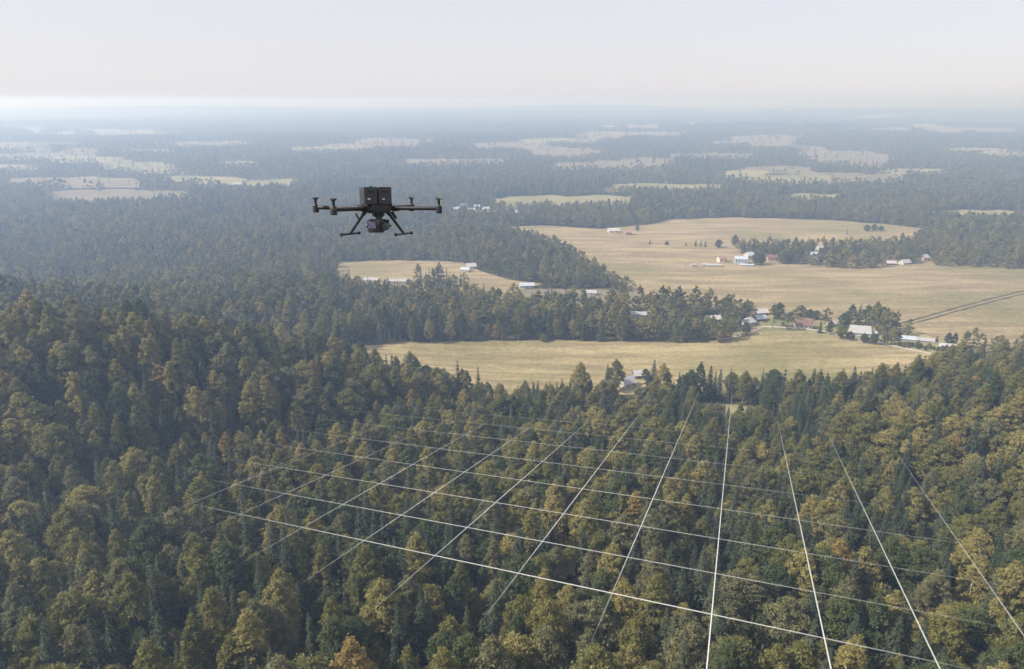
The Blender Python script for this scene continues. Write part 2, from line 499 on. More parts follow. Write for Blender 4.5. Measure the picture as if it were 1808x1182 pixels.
def trunk_mesh(H, r0, limbs, rad, base):
    bend = [(random.uniform(-.25, .25) * i, random.uniform(-.25, .25) * i, -0.6 + (H * 0.9 + .6) * i / 5) for i in range(6)]
    v, f = tube(bend, [r0 * (1 - 0.16 * i) for i in range(6)])
    for k in range(limbs):
        t = random.uniform(base / H + 0.02, 0.72)
        i = min(4, int(t * 5)); c = Vector(bend[i]).lerp(Vector(bend[i + 1]), t * 5 - i)
        a = random.uniform(0, 6.28); L = rad * random.uniform(0.5, 0.8)
        m1 = c + Vector((math.cos(a) * L * .5, math.sin(a) * L * .5, L * .35)); m2 = c + Vector((math.cos(a) * L, math.sin(a) * L, L * .9))
        v2, f2 = tube([c, m1, m2], [r0 * .38, r0 * .26, r0 * .08], 5)
        f += [tuple(x + len(v) for x in q) for q in f2]; v += v2
    return v, f

def make_mesh(name, parts):
    """parts: list of (verts, faces, material) joined into one mesh."""
    me = bpy.data.meshes.new(name)
    V, Fc, MI, off = [], [], [], 0
    for k, (v, f, m) in enumerate(parts):
        V += [tuple(p) for p in v]
        Fc += [tuple(int(x) + off for x in q) for q in f]
        MI += [k] * len(f); off += len(v)
        me.materials.append(m)
    me.from_pydata(V, [], Fc)
    me.polygons.foreach_set('material_index', MI)
    me.update()
    return me

# near shapes: (form, height, radius, crown base, clumps, sprays, spray size, bark)
BROAD = []
for form, H, rad, base, ncl, nl, ls, bark in (
        ('round', 19, 5.0, 2.5, 120, 9800, 0.33, BARK), ('oval', 22, 4.2, 3.0, 120, 9800, 0.31, BARK_PALE),
        ('oval', 20, 4.7, 2.5, 120, 9800, 0.32, BARK), ('spire', 22, 3.8, 2.0, 120, 9000, 0.30, BARK_PALE),
        ('round', 18, 5.8, 2.0, 150, 11500, 0.34, BARK), ('oval', 17, 4.8, 2.0, 110, 9000, 0.33, BARK),
        ('spire', 19, 3.1, 1.8, 90, 7000, 0.29, BARK_PALE)):
    BROAD.append(dict(form=form, H=H, crown=broad_crown(H, rad, base, form, ncl, nl, ls), trunk=trunk_mesh(H, rad * 0.055 + 0.05, 8, rad, base), bark=bark, rad=rad))
CONI = []
for H, rad, base, wh, per, nq, ls in ((22, 4.6, 1.2, 23, 10, 26, 0.42), (23, 4.0, 1.6, 24, 10, 24, 0.40), (20, 4.8, 0.8, 20, 10, 28, 0.43), (21, 3.7, 1.2, 23, 9, 23, 0.38)):
    CONI.append(dict(form='spruce', H=H, crown=conifer_crown(H, rad, base, wh, per, nq, ls), trunk=trunk_mesh(H, 0.24, 0, rad, base), bark=BARK, rad=rad))
for S_ in BROAD + CONI:
    S_['crown_me'] = make_mesh('crown', [(*S_['crown'], LEAF['olive'] if S_['form'] != 'spruce' else LEAF['spruce'])])
    S_['trunk_me'] = make_mesh('trunk', [(*S_['trunk'], S_['bark'])])

# prototypes of the uncounted forest (instanced on points)
proto_col = bpy.data.collections.new('forest_prototypes')
PROTO_I = {}
def add_proto(key, parts):
    i = len(PROTO_I)
    o = bpy.data.objects.new('p%03d' % i, make_mesh('tree_proto', parts))
    proto_col.objects.link(o)
    PROTO_I[key] = i

BCOLS = ['olive', 'green', 'yellow', 'grey', 'ochre']
CCOLS = ['spruce', 'pine']
NEARP = [];
for si, S_ in enumerate(BROAD):
    for c in BCOLS:
        add_proto(('n', 'b', si, c), [(*S_['crown'], LEAF[c]), (*S_['trunk'], S_['bark'])])
for si, S_ in enumerate(CONI):
    for c in CCOLS:
        add_proto(('n', 'c', si, c), [(*S_['crown'], LEAF[c]), (*S_['trunk'], S_['bark'])])
MIDS_B = [('round', 17, 5.0, 2.0), ('oval', 19, 4.2, 2), ('spire', 18, 3.7, 2), ('round', 15, 5.4, 1.5)]
for si, (form, H, rad, base) in enumerate(MIDS_B):
    cr = broad_crown(H, rad, base, form, 26, 1100, 0.62); tk = tube([(0, 0, -.6), (0, 0, H * .6)], [.25, .1], 4)
    for c in BCOLS:
        add_proto(('m', 'b', si, c), [(*cr, LEAF[c]), (*tk, BARK)])
MIDS_C = [(20, 2.9, 1.5), (18, 2.4, 1.5), (16, 3.0, 1.0)]
for si, (H, rad, base) in enumerate(MIDS_C):
    cr = conifer_crown(H, rad, base, 16, 7, 7, 0.62); tk = tube([(0, 0, -.6), (0, 0, H * .8)], [.25, .08], 4)
    for c in CCOLS:
        add_proto(('m', 'c', si, c), [(*cr, LEAF[c]), (*tk, BARK)])
for si, (form, H, rad, base) in enumerate([('round', 16, 5.4, 1), ('oval', 18, 4.6, 1)]):
    cr = broad_crown(H, rad, base, form, 10, 150, 1.6)
    for c in BCOLS:
        add_proto(('f', 'b', si, c), [(*cr, LEAF[c])])
for si, (H, rad, base) in enumerate([(20, 3.6, 0.5), (17, 3.4, .5)]):
    cr = conifer_crown(H, rad, base, 7, 5, 4, 1.6)
    for c in CCOLS:
        add_proto(('f', 'c', si, c), [(*cr, LEAF[c])])
# far groves, one shape for about thirty crowns
for si in range(4):
    parts = []
    for c, kind in (('olive', 'b'), ('green', 'b'), ('grey', 'b'), ('spruce', 'c'), ('pine', 'c')):
        Vs, Fs, off = [], [], 0
        for q in range(8):
            cr = broad_crown(17, 5.5, 0, 'round', 4, 34, 3.2) if kind == 'b' else conifer_crown(19, 4.5, 0, 4, 4, 2, 3.2)
            s = rng.uniform(.75, 1.15)
            v = cr[0] * s + np.array([rng.uniform(-26, 26), rng.uniform(-26, 26), 0])
            Vs.append(v); Fs.append(cr[1] + off); off += len(v)
        parts.append((np.concatenate(Vs), np.concatenate(Fs), LEAF[c]))
    add_proto(('g', 'x', si, 'mix'), parts)

# ------------------------------------------------------------------ trees: where they stand
# the survey grid's plane: the canopy below it stays under it
GN_, GC = (0.0237, 0.2095), CAM_Z - 66.5
def grid_z(x, y): return GC - GN_[0] * x - GN_[1] * y

HOUSES = []     # filled below with (x, y, radius) before the forest is scattered
# ------------------------------------------------------------------ houses
WALLM = {
    'white': plain_mat('wall_white', (0.50, 0.485, 0.46), 0.8, scale=0.6, noise=0.08),
    'cream': plain_mat('wall_cream', (0.66, 0.58, 0.46), 0.8, scale=0.6, noise=0.1),
    'blue': plain_mat('wall_pale_blue', (0.40, 0.46, 0.52), 0.8, scale=0.6, noise=0.1),
    'pink': plain_mat('wall_pink', (0.68, 0.52, 0.46), 0.8, scale=0.6, noise=0.1),
    'wood': plain_mat('wall_brown_wood', (0.16, 0.10, 0.07), 0.85, scale=0.8, noise=0.25),
    'green': plain_mat('wall_pale_green', (0.48, 0.58, 0.40), 0.8, scale=0.6, noise=0.1),
}
ROOFM = {
    'pale': plain_mat('roof_pale_metal', (0.37, 0.37, 0.38), 0.45, scale=0.4, noise=0.1),
    'grey': plain_mat('roof_grey', (0.42, 0.41, 0.42), 0.7, scale=0.4, noise=0.15),
    'brown': plain_mat('roof_brown', (0.17, 0.10, 0.09), 0.75, scale=0.4, noise=0.2),
    'dark': plain_mat('roof_dark', (0.10, 0.10, 0.11), 0.75, scale=0.4, noise=0.2),
    'bluegrey': plain_mat('roof_blue_grey', (0.40, 0.45, 0.52), 0.6, scale=0.4, noise=0.12),
    'red': plain_mat('roof_dull_red', (0.26, 0.16, 0.125), 0.75, scale=0.4, noise=0.2),
}
GLASS = plain_mat('window_glass', (0.05, 0.06, 0.08), 0.12, scale=1, noise=0.1, spec=0.6)
BRICK = plain_mat('chimney_brick', (0.34, 0.20, 0.15), 0.9, scale=3, noise=0.2)
DOORM = plain_mat('door_paint', (0.16, 0.13, 0.11), 0.6, scale=2, noise=0.1)
FRAME_W = plain_mat('window_frame_white', (0.78, 0.78, 0.76), 0.6, scale=2, noise=0.05)

def box_v(x0, x1, y0, y1, z0, z1):
    v = [(x0, y0, z0), (x1, y0, z0), (x1, y1, z0), (x0, y1, z0), (x0, y0, z1), (x1, y0, z1), (x1, y1, z1), (x0, y1, z1)]
    f = [(0, 3, 2, 1), (4, 5, 6, 7), (0, 1, 5, 4), (1, 2, 6, 5), (2, 3, 7, 6), (3, 0, 4, 7)]
    return v, f

def join(*ps):
    V, Fc = [], []
    for v, f in ps:
        Fc += [tuple(x + len(V) for x in q) for q in f]; V += list(v)
    return V, Fc

def house(name, pix, w, d, hw, hr, yaw, wall, roof, label, cat='house', group=None, hip=False, chimney=True, windows=2):
    x, y = ground(*pix)
    z = float(height(x, y))
    HOUSES.append((x, y, 0.62 * max(w, d)))
    h = empty(name, (x, y, z), R(yaw))
    h.scale = (0.86, 0.86, 0.86)
    tag(h, label, cat, group)
    v, f = box_v(-w / 2, w / 2, -d / 2, d / 2, -0.6, hw)
    if not hip and hr > 0:
        n = len(v); v += [(-w / 2, 0, hw + hr), (w / 2, 0, hw + hr)]
        f[1:2] = [(4, 5, 9, 8) if False else (5, 6, 9), (7, 4, 8)]
    mesh_obj('wall', v, f, WALLM[wall], h)
    o = 0.55
    if hip:
        e = w * 0.22; a, b = w / 2 + o, d / 2 + o; z0, z1 = hw - 0.1, hw + hr
        rv = [(-a, -b, z0), (a, -b, z0), (a, b, z0), (-a, b, z0), (-e, 0, z1), (e, 0, z1), (-a, -b, z0 - .18), (a, -b, z0 - .18), (a, b, z0 - .18), (-a, b, z0 - .18)]
        rf = [(0, 1, 5, 4), (1, 2, 5), (2, 3, 4, 5), (3, 0, 4), (6, 7, 1, 0), (7, 8, 2, 1), (8, 9, 3, 2), (9, 6, 0, 3), (9, 8, 7, 6)]
    else:
        a, b = w / 2 + o, d / 2 + o; k = hr / (d / 2); z0 = hw - k * o; z1 = hw + hr; t = 0.22
        pr = [(-b, z0), (0, z1), (b, z0), (b, z0 + t), (0, z1 + t), (-b, z0 + t)]
        rv = [(-a, p[0], p[1] + .02) for p in pr] + [(a, p[0], p[1] + .02) for p in pr]
        rf = [(i, (i + 1) % 6, (i + 1) % 6 + 6, i + 6) for i in range(6)] + [(0, 5, 4, 1), (1, 4, 3, 2), (6, 7, 10, 11), (7, 8, 9, 10)]
    ro = mesh_obj('roof', rv, rf, ROOFM[roof], h)
    if chimney:
        cx = random.uniform(-0.25, 0.25) * w
        mesh_obj('chimney', *box_v(cx - .35, cx + .35, .1, .8, hw + hr * .5, hw + hr + 0.9), BRICK, ro)
    for k in range(windows):
        wx = -w / 2 + w * (k + 0.5) / windows
        ww = min(0.75, w / windows * 0.3)
        wi = mesh_obj('window', *box_v(wx - ww, wx + ww, -d / 2 - .05, -d / 2 + .05, hw * .36, hw * .82), FRAME_W, h)
        mesh_obj('pane', *box_v(wx - ww + .12, wx + ww - .12, -d / 2 - .07, -d / 2 - .045, hw * .36 + .12, hw * .82 - .12), GLASS, wi)
    if windows:
        wi = mesh_obj('window', *box_v(-w / 2 - .05, -w / 2 + .05, -.7, .7, hw * .36, hw * .82), FRAME_W, h)
        mesh_obj('pane', *box_v(-w / 2 - .07, -w / 2 - .045, -.58, .58, hw * .36 + .12, hw * .82 - .12), GLASS, wi)
        mesh_obj('door', *box_v(w * .36, w * .36 + 0.9, -d / 2 - .06, -d / 2 + .04, 0.05, 2.05), DOORM, h)
    return h

VG1, VG2, VG3 = 'farmstead houses behind the hollow field', 'village houses beyond the wide field', 'pale roofs of the hazy far village'
house('house', (1322, 574), 8, 8, 3.4, 3.4, 24, 'white', 'pale', 'white house with pale hipped roof by the short grey track', group=VG1, hip=True, windows=3)
house('house', (1343, 556), 10, 7, 2.8, 2.4, 12, 'wood', 'grey', 'grey roofed shed house behind the white hipped house', group=VG1, windows=2)
house('barn', (1340, 566), 9, 6, 2.4, 2.2, 8, 'wood', 'bluegrey', 'low blue grey roofed barn right beside the white hipped house', 'barn', group=VG1, chimney=False, windows=0)
house('shed', (1387, 560), 5, 4, 2.6, 1.8, 30, 'white', 'pale', 'small white shed between round trees, left of the brown roof', 'shed', group=VG1, chimney=False, windows=1)
house('house', (1417, 579), 13, 8, 3.3, 3.4, -10, 'white', 'brown', 'long white house with brown roof beside the hollow field', group=VG1, windows=4)
house('shed', (1468, 576), 6, 5, 2.6, 1.6, 15, 'green', 'pale', 'small pale shed between the brown and the grey roof', 'shed', group=VG1, chimney=False, windows=1)
house('barn', (1517, 591), 14, 10, 3.0, 4.2, -16, 'white', 'pale', 'barn with large pale grey roof at the clump of trees', 'barn', group=VG1, chimney=False, windows=2)
house('shed', (1540, 592), 5, 4, 2.2, 1.2, -20, 'white', 'pale', 'small white shed at the right of the large grey roof', 'shed', group=VG1, chimney=False, windows=0)
house('greenhouse', (1601, 601), 11, 5, 1.8, 1.6, -18, 'blue', 'bluegrey', 'low bluish greenhouse beside the yellow trees', 'greenhouse', group=VG1, chimney=False, windows=0)
house('greenhouse', (1632, 603), 12, 5, 1.4, 1.2, -14, 'white', 'pale', 'long low pale greenhouse in front of the dirt track', 'greenhouse', group=VG1, chimney=False, windows=0)
house('shed', (1672, 614), 10, 5, 1.8, 1.2, -16, 'white', 'grey', 'low grey shed at the right end of the farmsteads', 'shed', group=VG1, chimney=False, windows=0)
house('barn', (1127, 560), 13, 6, 3.0, 1.8, -3, 'white', 'pale', 'long white roofed barn sunk among the valley trees', 'barn', chimney=False, windows=0)
house('house', (1258, 567), 12, 7, 2.6, 2.2, 4, 'green', 'grey', 'pale green house half hidden by trees left of the white house', chimney=True, windows=2)
house('cottage', (1107, 682), 8, 8, 3.4, 3.4, 28, 'white', 'pale', 'white roofed cottage among trees at the near field edge', 'cottage', hip=False, windows=2)
house('cottage', (1127, 667), 7, 6, 2.8, 2.4, 10, 'wood', 'grey', 'dark cottage with grey roof behind the white roofed cottage', 'cottage', windows=2)
house('house', (1274, 463), 9, 7, 4.6, 2.0, 14, 'cream', 'red', 'cream house with dull red roof at the left end of the village', group=VG2, windows=2)
house('house', (1307, 466), 13, 8, 6.2, 2.2, -12, 'blue', 'bluegrey', 'two storey pale blue house in the village', group=VG2, windows=4)
house('house', (1322, 458), 9, 8, 5.4, 2.8, 20, 'white', 'bluegrey', 'white house behind the two storey pale blue house', group=VG2, windows=2)
house('house', (1361, 461), 12, 8, 4.8, 2.2, 4, 'pink', 'brown', 'pink house between dark round trees in the village', group=VG2, windows=3)
house('house', (1446, 446), 7, 7, 6.0, 2.6, 16, 'white', 'pale', 'tall white house behind the village spruces', group=VG2, windows=2)
house('house', (1438, 455), 9, 7, 4.0, 2.4, -14, 'blue', 'bluegrey', 'bluish house in front of the tall white house', group=VG2, windows=2)
house('house', (1597, 467), 11, 7, 2.8, 2.6, 18, 'white', 'pale', 'white roofed house at the right end of the village', group=VG2, windows=2)
house('house', (1572, 468), 10, 6, 2.6, 2.0, -6, 'wood', 'grey', 'low grey house left of the white roof, village right end', group=VG2, windows=2)
house('house', (1630, 460), 9, 8, 3.8, 3.0, 20, 'pink', 'pale', 'pale pink house against the dark wood', group=VG2, windows=2)
house('shed', (1260, 471), 16, 4, 2.0, 0.9, 0, 'white', 'pale', 'long low white shed at the wide field edge', 'shed', group=VG2, chimney=False, windows=0)
house('shed', (1224, 471), 5, 3, 2.4, 0.8, 4, 'white', 'pale', 'small white hut standing alone left of the village', 'shed', group=VG2, chimney=False, windows=0)
house('shed', (1244, 470), 6, 4, 2.2, 0.9, -5, 'white', 'pale', 'small white hut beside the long low shed', 'shed', group=VG2, chimney=False, windows=0)
house('shed', (1318, 470), 14, 4, 1.6, 0.8, -3, 'white', 'bluegrey', 'low pale shed below the two storey blue house', 'shed', group=VG2, chimney=False, windows=0)
house('house', (832, 475), 10, 8, 3.6, 2.6, 10, 'white', 'pale', 'white house at the edge of the small tan field', windows=2)
house('house', (822, 480), 9, 6, 2.8, 2.0, -14, 'white', 'bluegrey', 'low white house in front of the small field house', windows=2)
house('barn', (708, 500), 22, 7, 2.6, 1.6, 3, 'white', 'pale', 'long pale barn below the small tan field', 'barn', chimney=False, windows=0)
house('barn', (655, 498), 16, 7, 2.6, 1.6, -4, 'white', 'pale', 'pale low barn left of the long pale barn', 'barn', chimney=False, windows=0)
house('house', (1083, 411), 15, 9, 3.4, 2.8, 5, 'cream', 'grey', 'cream house at the far left edge of the wide field', windows=2)
house('house', (1110, 415), 7, 7, 4.0, 3.2, -12, 'wood', 'red', 'small red brown house beside the cream field house', windows=1)
house('house', (1044, 521), 9, 6, 2.8, 1.8, -8, 'white', 'pale', 'white roofed house by the pale strip of field', windows=1)
house('house', (930, 508), 14, 7, 2.8, 2.0, 6, 'blue', 'bluegrey', 'bluish house under the valley trees', windows=1)
vil = [(775, 370), (790, 364), (806, 372), (818, 366), (832, 374), (842, 368), (858, 372), (868, 378), (845, 380), (800, 381)]
ordn = ['leftmost', 'second from left', 'third from left', 'fourth from left', 'fifth from left', 'sixth from left', 'seventh from left', 'eighth from left', 'ninth from left', 'rightmost']
for k, p in enumerate(sorted(vil)):
    house('house', p, random.uniform(9, 13), 8, 3.2, 2.8, random.uniform(-30, 30), random.choice(['white', 'cream', 'blue']), random.choice(['pale', 'bluegrey', 'pale']),
          'hazy pale house right of the drone, %s in the far village' % ordn[k], group=VG3, chimney=False, windows=2)
for p, lab in (((420, 329), 'tiny hazy white house left of the drone at a greenish field'), ((372, 334), 'tiny hazy white house above the far left field'),
               ((905, 380), 'hazy white house under the trees right of the far village')):
    house('house', p, 18, 11, 4.2, 3.4, 12, 'white', 'pale', lab, chimney=False, windows=0)
HOUSES_NP = np.array(HOUSES)

# ------------------------------------------------------------------ single trees and shrubs that stand clear
def place_tree(S_, colour, x, y, scale, wid, rot, label, cat, group, name):
    z = float(height(x, y))
    e = empty(name, (x, y, z), rot)
    e.scale = (scale * wid, scale * wid, scale)
    tag(e, label, cat, group)
    for key, nm in (('crown_me', 'crown'), ('trunk_me', 'trunk')):
        c = bpy.data.objects.new(nm, S_[key]); COL.objects.link(c); c.parent = e
        if key == 'crown_me':
            c.material_slots[0].link = 'OBJECT'; c.material_slots[0].material = LEAF[colour]
    return e

SINGLES = [  # photograph spot of the foot, kind, colour, height, width factor, label
    (1372, 565, 'b', 0, 'green', 13, 1.0, 'dark round tree right of the white hipped house'),
    (1317, 592, 'b', 2, 'green', 9.5, 1.0, 'small dark tree in front of the white hipped house'),
    (1270, 606, 'b', 0, 'ochre', 8, 1.0, 'tan bushy tree at the foot of the short grey track'),
    (1325, 543, 'b', 5, 'green', 5, 1.1, 'little tree behind the white hipped house'),
    (1283, 552, 'b', 0, 'green', 14, .95, 'tall dark round tree at the right end of the valley trees'),
    (1399, 565, 'b', 0, 'green', 7, 1.1, 'low tree left of the brown roofed house'),
    (1412, 560, 'b', 4, 'green', 9, 1.0, 'round tree behind the brown roof, its left half'),
    (1428, 562, 'b', 5, 'green', 7, 1.2, 'low tree behind the brown roof, its right half'),
    (1440, 565, 'b', 4, 'green', 7, 1.1, 'low round tree just right of the brown roof'),
    (1447, 589, 'c', 1, 'spruce', 11, 1.1, 'narrow dark spruce right of the brown roofed house'),
    (1457, 566, 'c', 0, 'spruce', 10, 1.0, 'pointed spruce behind the small pale shed'),
    (1463, 591, 'b', 1, 'green', 10, 1.1, 'tall green tree in front of the small pale shed'),
    (1484, 599, 'b', 0, 'olive', 10, 1.0, 'round olive tree left of the large grey roof'),
    (1500, 601, 'b', 5, 'green', 6, 1.3, 'low spreading bush under the large grey roof'),
    (1526, 606, 'b', 5, 'green', 6.5, 1.3, 'dark bush below the right end of the grey roof'),
    (1543, 609, 'b', 0, 'green', 7.5, 1.1, 'dark round bush left of the yellow trees'),
    (1560, 610, 'b', 2, 'olive', 9, .9, 'olive tree left of the bright yellow green tree'),
    (1573, 609, 'b', 2, 'yellow', 11.5, .9, 'bright yellow green tree near the low greenhouse'),
    (1584, 607, 'b', 1, 'green', 9, 1.0, 'dark tree right behind the yellow green tree'),
    (1489, 580, 'b', 4, 'green', 11, .9, 'tree at the left end of the clump above the grey roof'),
    (1501, 574, 'b', 1, 'green', 15, 1.0, 'tall tree in the clump, second from its left end'),
    (1515, 572, 'c', 0, 'spruce', 15, 1.0, 'spruce in the middle of the clump above the grey roof'),
    (1528, 573, 'b', 2, 'green', 14, 1.0, 'tree right of the spruce in the clump above the roof'),
    (1544, 574, 'b', 1, 'olive', 17, 1.0, 'tallest olive tree of the clump above the grey roof'),
    (1557, 576, 'b', 0, 'green', 14, .95, 'wide tree at the right side of the clump'),
    (1567, 583, 'b', 4, 'green', 9, .9, 'low round tree at the right foot of the clump'),
    (1551, 590, 'b', 2, 'grey', 8, .9, 'grey green tree right above the small white shed'),
    (1580, 577, 'b', 5, 'green', 5, 1.2, 'bush where the dirt track reaches the clump'),
    (1621, 614, 'c', 2, 'spruce', 6, 1.0, 'small dark fir in the bushes by the pale lane'),
    (1653, 606, 'c', 2, 'spruce', 5.5, 1.2, 'low dark fir behind the pale lane'),
    (1673, 611, 'b', 2, 'green', 9, .9, 'left one of the tree pair by the low grey shed'),
    (1683, 611, 'b', 1, 'green', 9, .9, 'right one of the tree pair by the low grey shed'),
    (1147, 432, 'c', 2, 'spruce', 6, 1.3, 'lone dark tree at the left end of the field hedge'),
    (1177, 434, 'b', 5, 'green', 5, 1.2, 'small bush second along the field hedge'),
    (1211, 435, 'c', 2, 'spruce', 5.5, 1.2, 'little fir third along the field hedge'),
    (1228, 436, 'c', 0, 'spruce', 9, 1.0, 'left one of three slim firs in the field hedge'),
    (1237, 436, 'c', 1, 'spruce', 8.5, 1.0, 'middle one of three slim firs in the field hedge'),
    (1245, 437, 'c', 0, 'spruce', 8.5, 1.0, 'right one of three slim firs in the field hedge'),
    (1268, 438, 'b', 4, 'green', 9, 1.1, 'wide dark tree in the hedge left of the village'),
    (1297, 436, 'b', 0, 'green', 13, .9, 'round dark tree behind the cream village house'),
    (1334, 469, 'b', 0, 'green', 13, 1.0, 'dark round tree right of the two storey blue house'),
    (1344, 468, 'b', 4, 'green', 11, 1.0, 'low dark tree left of the pink house'),
    (1380, 466, 'b', 4, 'olive', 12, 1.0, 'round olive tree right of the pink house'),
    (1393, 466, 'b', 0, 'green', 11, 1.0, 'round dark tree second right of the pink house'),
    (1406, 467, 'b', 2, 'grey', 11, 1.0, 'grey green tree left of the bluish village house'),
    (1330, 444, 'c', 0, 'spruce', 17, 1.0, 'tall spruce behind the two storey blue house'),
    (1354, 446, 'c', 2, 'spruce', 17, .9, 'tall slim spruce above the pink house'),
    (1374, 448, 'c', 0, 'spruce', 17, 1.0, 'dark tall spruce right above the pink house'),
    (1424, 450, 'c', 0, 'spruce', 19, 1.0, 'tallest spruce left of the tall white village house'),
    (1434, 448, 'c', 1, 'spruce', 17, 1.1, 'dark spruce beside the tall white village house'),
    (1468, 450, 'c', 2, 'spruce', 15, 1.0, 'spruce standing right of the tall white village house'),
    (960, 604, 'b', 4, 'olive', 5.5, 1.2, 'lone round bush at the far edge of the hollow field'),
    (1495, 416, 'c', 3, 'spruce', 11, .5, 'single slim tree standing in the upper wide field'),
    (1530, 409, 'b', 4, 'green', 8, 1.2, 'left bush of the little group in the upper wide field'),
    (1543, 409, 'b', 0, 'green', 9, 1.2, 'middle bush of the little group in the upper wide field'),
    (1555, 409, 'b', 5, 'green', 7, 1.3, 'right bush of the little group in the upper wide field'),
    (1125, 409, 'b', 0, 'green', 8, .9, 'lone small tree right of the red brown field house'),
    (1071, 694, 'c', 0, 'spruce', 17, 1.0, 'tall spruce left of the white roofed cottage'),
    (1086, 692, 'b', 1, 'olive', 19, 1.0, 'tall olive tree beside the white roofed cottage'),
    (1140, 672, 'b', 0, 'green', 7, 1.0, 'small round tree right of the grey cottage roof'),
    (1250, 704, 'c', 0, 'spruce', 19, 1.2, 'tallest dark spruce at the near edge of the hollow field'),
    (1397, 716, 'c', 2, 'spruce', 15, 1.0, 'pointed spruce at the near field edge right of the clearing'),
    (1500, 715, 'c', 0, 'spruce', 14, 1.1, 'spruce at the near field edge, toward the right wood'),
]
EXTRA = []
NUM = ['first', 'second', 'third', 'fourth', 'fifth', 'sixth', 'seventh', 'eighth', 'ninth', 'tenth', 'eleventh', 'twelfth', 'thirteenth', 'fourteenth', 'fifteenth', 'sixteenth']
for px_, py_, k, si, colr, H, wid, lab in SINGLES:
    S_ = (BROAD if k == 'b' else CONI)[si]
    x, y = ground(px_, py_)
    EXTRA.append((x, y))
    cat = 'tree' if k == 'b' else 'conifer'
    nm = 'broadleaf_tree' if k == 'b' else 'spruce_tree'
    if 'bush' in lab.split(): cat, nm = 'bush', 'bush'
    place_tree(S_, colr, x, y, H / S_['H'], wid * (1.3 if k == 'b' else 1.0), random.uniform(0, 6.28), lab, cat, 'trees standing clear by fields and houses', nm)
# low shrubs along the lane at the right farmstead
for k in range(16):
    px_ = 1588 + k * 7.5; py_ = 611 + k * 0.9 + random.uniform(-1, 3)
    S_ = BROAD[(0, 4, 5)[k % 3]]; x, y = ground(px_, py_)
    e = place_tree(S_, ('green', 'olive', 'grey')[k % 3], x, y, random.uniform(3.0, 4.8) / S_['H'], 1.3, random.uniform(0, 6),
               'low %s shrub below the pale lane, %s of the row from the left' % (('green', 'olive', 'grey green')[k % 3], NUM[k]), 'shrub', 'shrubs below the pale lane', 'shrub')

# ------------------------------------------------------------------ the forest
def scatter(r0, r1, step, amax=41.0):
    """Jittered positions over a sector of the land."""
    xs = np.arange(-r1, r1, step); ys = np.arange(-20, r1, step)
    X, Y = np.meshgrid(xs, ys); X = X.ravel(); Y = Y.ravel()
    X = X + rng.uniform(-.42, .42, len(X)) * step; Y = Y + rng.uniform(-.42, .42, len(Y)) * step
    r = np.hypot(X, Y); a = np.degrees(np.arctan2(X, Y))
    lim = amax + np.clip(900 / np.maximum(r, 1), 0, 14)
    k = (r >= r0) & (r < r1) & (np.abs(a) < lim)
    X, Y = X[k], Y[k]
    op = np.zeros(len(X), bool)
    for q, poly in enumerate(OPEN):
        b = in_poly(X, Y, poly)
        if q == 2: b &= rng.random(len(X)) > 0.2      # loose trees around the farmsteads
        op |= b
    for poly in BELTS:
        b = in_poly(X, Y, poly); op &= ~(b & (rng.random(len(X)) < 0.9))
    if r0 > 1000: op &= ~(rng.random(len(X)) < 0.03)      # hedge trees and bushes in far fields
    keep = ~op
    # yards: open toward the viewer's side as seen on the ground
    for hx, hy, hr in HOUSES:
        d = math.hypot(hx, hy); ux, uy = -hx / d, -hy / d
        dep = 52.0 if d < 420 else 26.0 if d < 900 else 34.0
        t = np.clip((X - hx) * ux + (Y - hy) * uy, 0, dep)
        keep &= np.hypot(X - hx - ux * t, Y - hy - uy * t) > hr + 0.5
    for ex, ey in EXTRA:
        keep &= np.hypot(X - ex, Y - ey) > 3.5
    return X[keep], Y[keep]

def patch(x, y, s, ph):
    return 0.5 + 0.5 * np.sin(x / s + ph + 1.7 * np.sin(y / (s * 1.3) + ph * 2)) * np.cos(y / (s * 0.9) + 1.3 * np.sin(x / (s * 1.1) - ph))

PT, PI, PRz, PSc = [], [], [], []      # forest: near and middle distance
QT, QI, QRz, QSc = [], [], [], []      # distant woodland
near_rec = []
def species(X, Y, s=1.0):
    n = len(X)
    pc = 0.21 + 0.42 * patch(X, Y, 34, 0.4) ** 1.5
    if s > 1: pc = 0.4 * pc + 0.6 * patch(X, Y, 34 * s, 1.4) ** 2.6
    pc = pc + 0.25 * np.exp(-((X + 330) / 160) ** 2 - ((Y - 385) / 95) ** 2) - 0.26 * np.exp(-((X + 165) / 110) ** 2 - ((Y - 225) / 75) ** 2)
    pc = pc - 0.22 * np.exp(-((X + 60) / 60) ** 2 - ((Y - 85) / 35) ** 2)
    pc = pc - 0.25 * ((X > 60) & (Y > 400) & (Y < 900))
    con = rng.random(n) < pc
    warm = patch(X, Y, 47 * s, 2.2) + 0.7 * np.exp(-((X + 165) / 110) ** 2 - ((Y - 225) / 75) ** 2)
    u = rng.random(n)
    colr = np.full(n, 'olive', dtype=object)
    w = np.stack([0.36 + 0 * warm, np.maximum(0.04, (0.30 if s == 1 else 0.18) - 0.12 * warm), 0.13 + 0.18 * warm, 0.22 + 0 * warm, 0.006 + 0.018 * warm], 1)
    w = np.cumsum(w / w.sum(1, keepdims=True), 1)
    idx = (u[:, None] > w).sum(1)
    colr = np.array(BCOLS, dtype=object)[np.minimum(idx, 4)]
    colr[con] = np.where(rng.random(con.sum()) < 0.62, 'spruce', 'pine')
    return con, colr

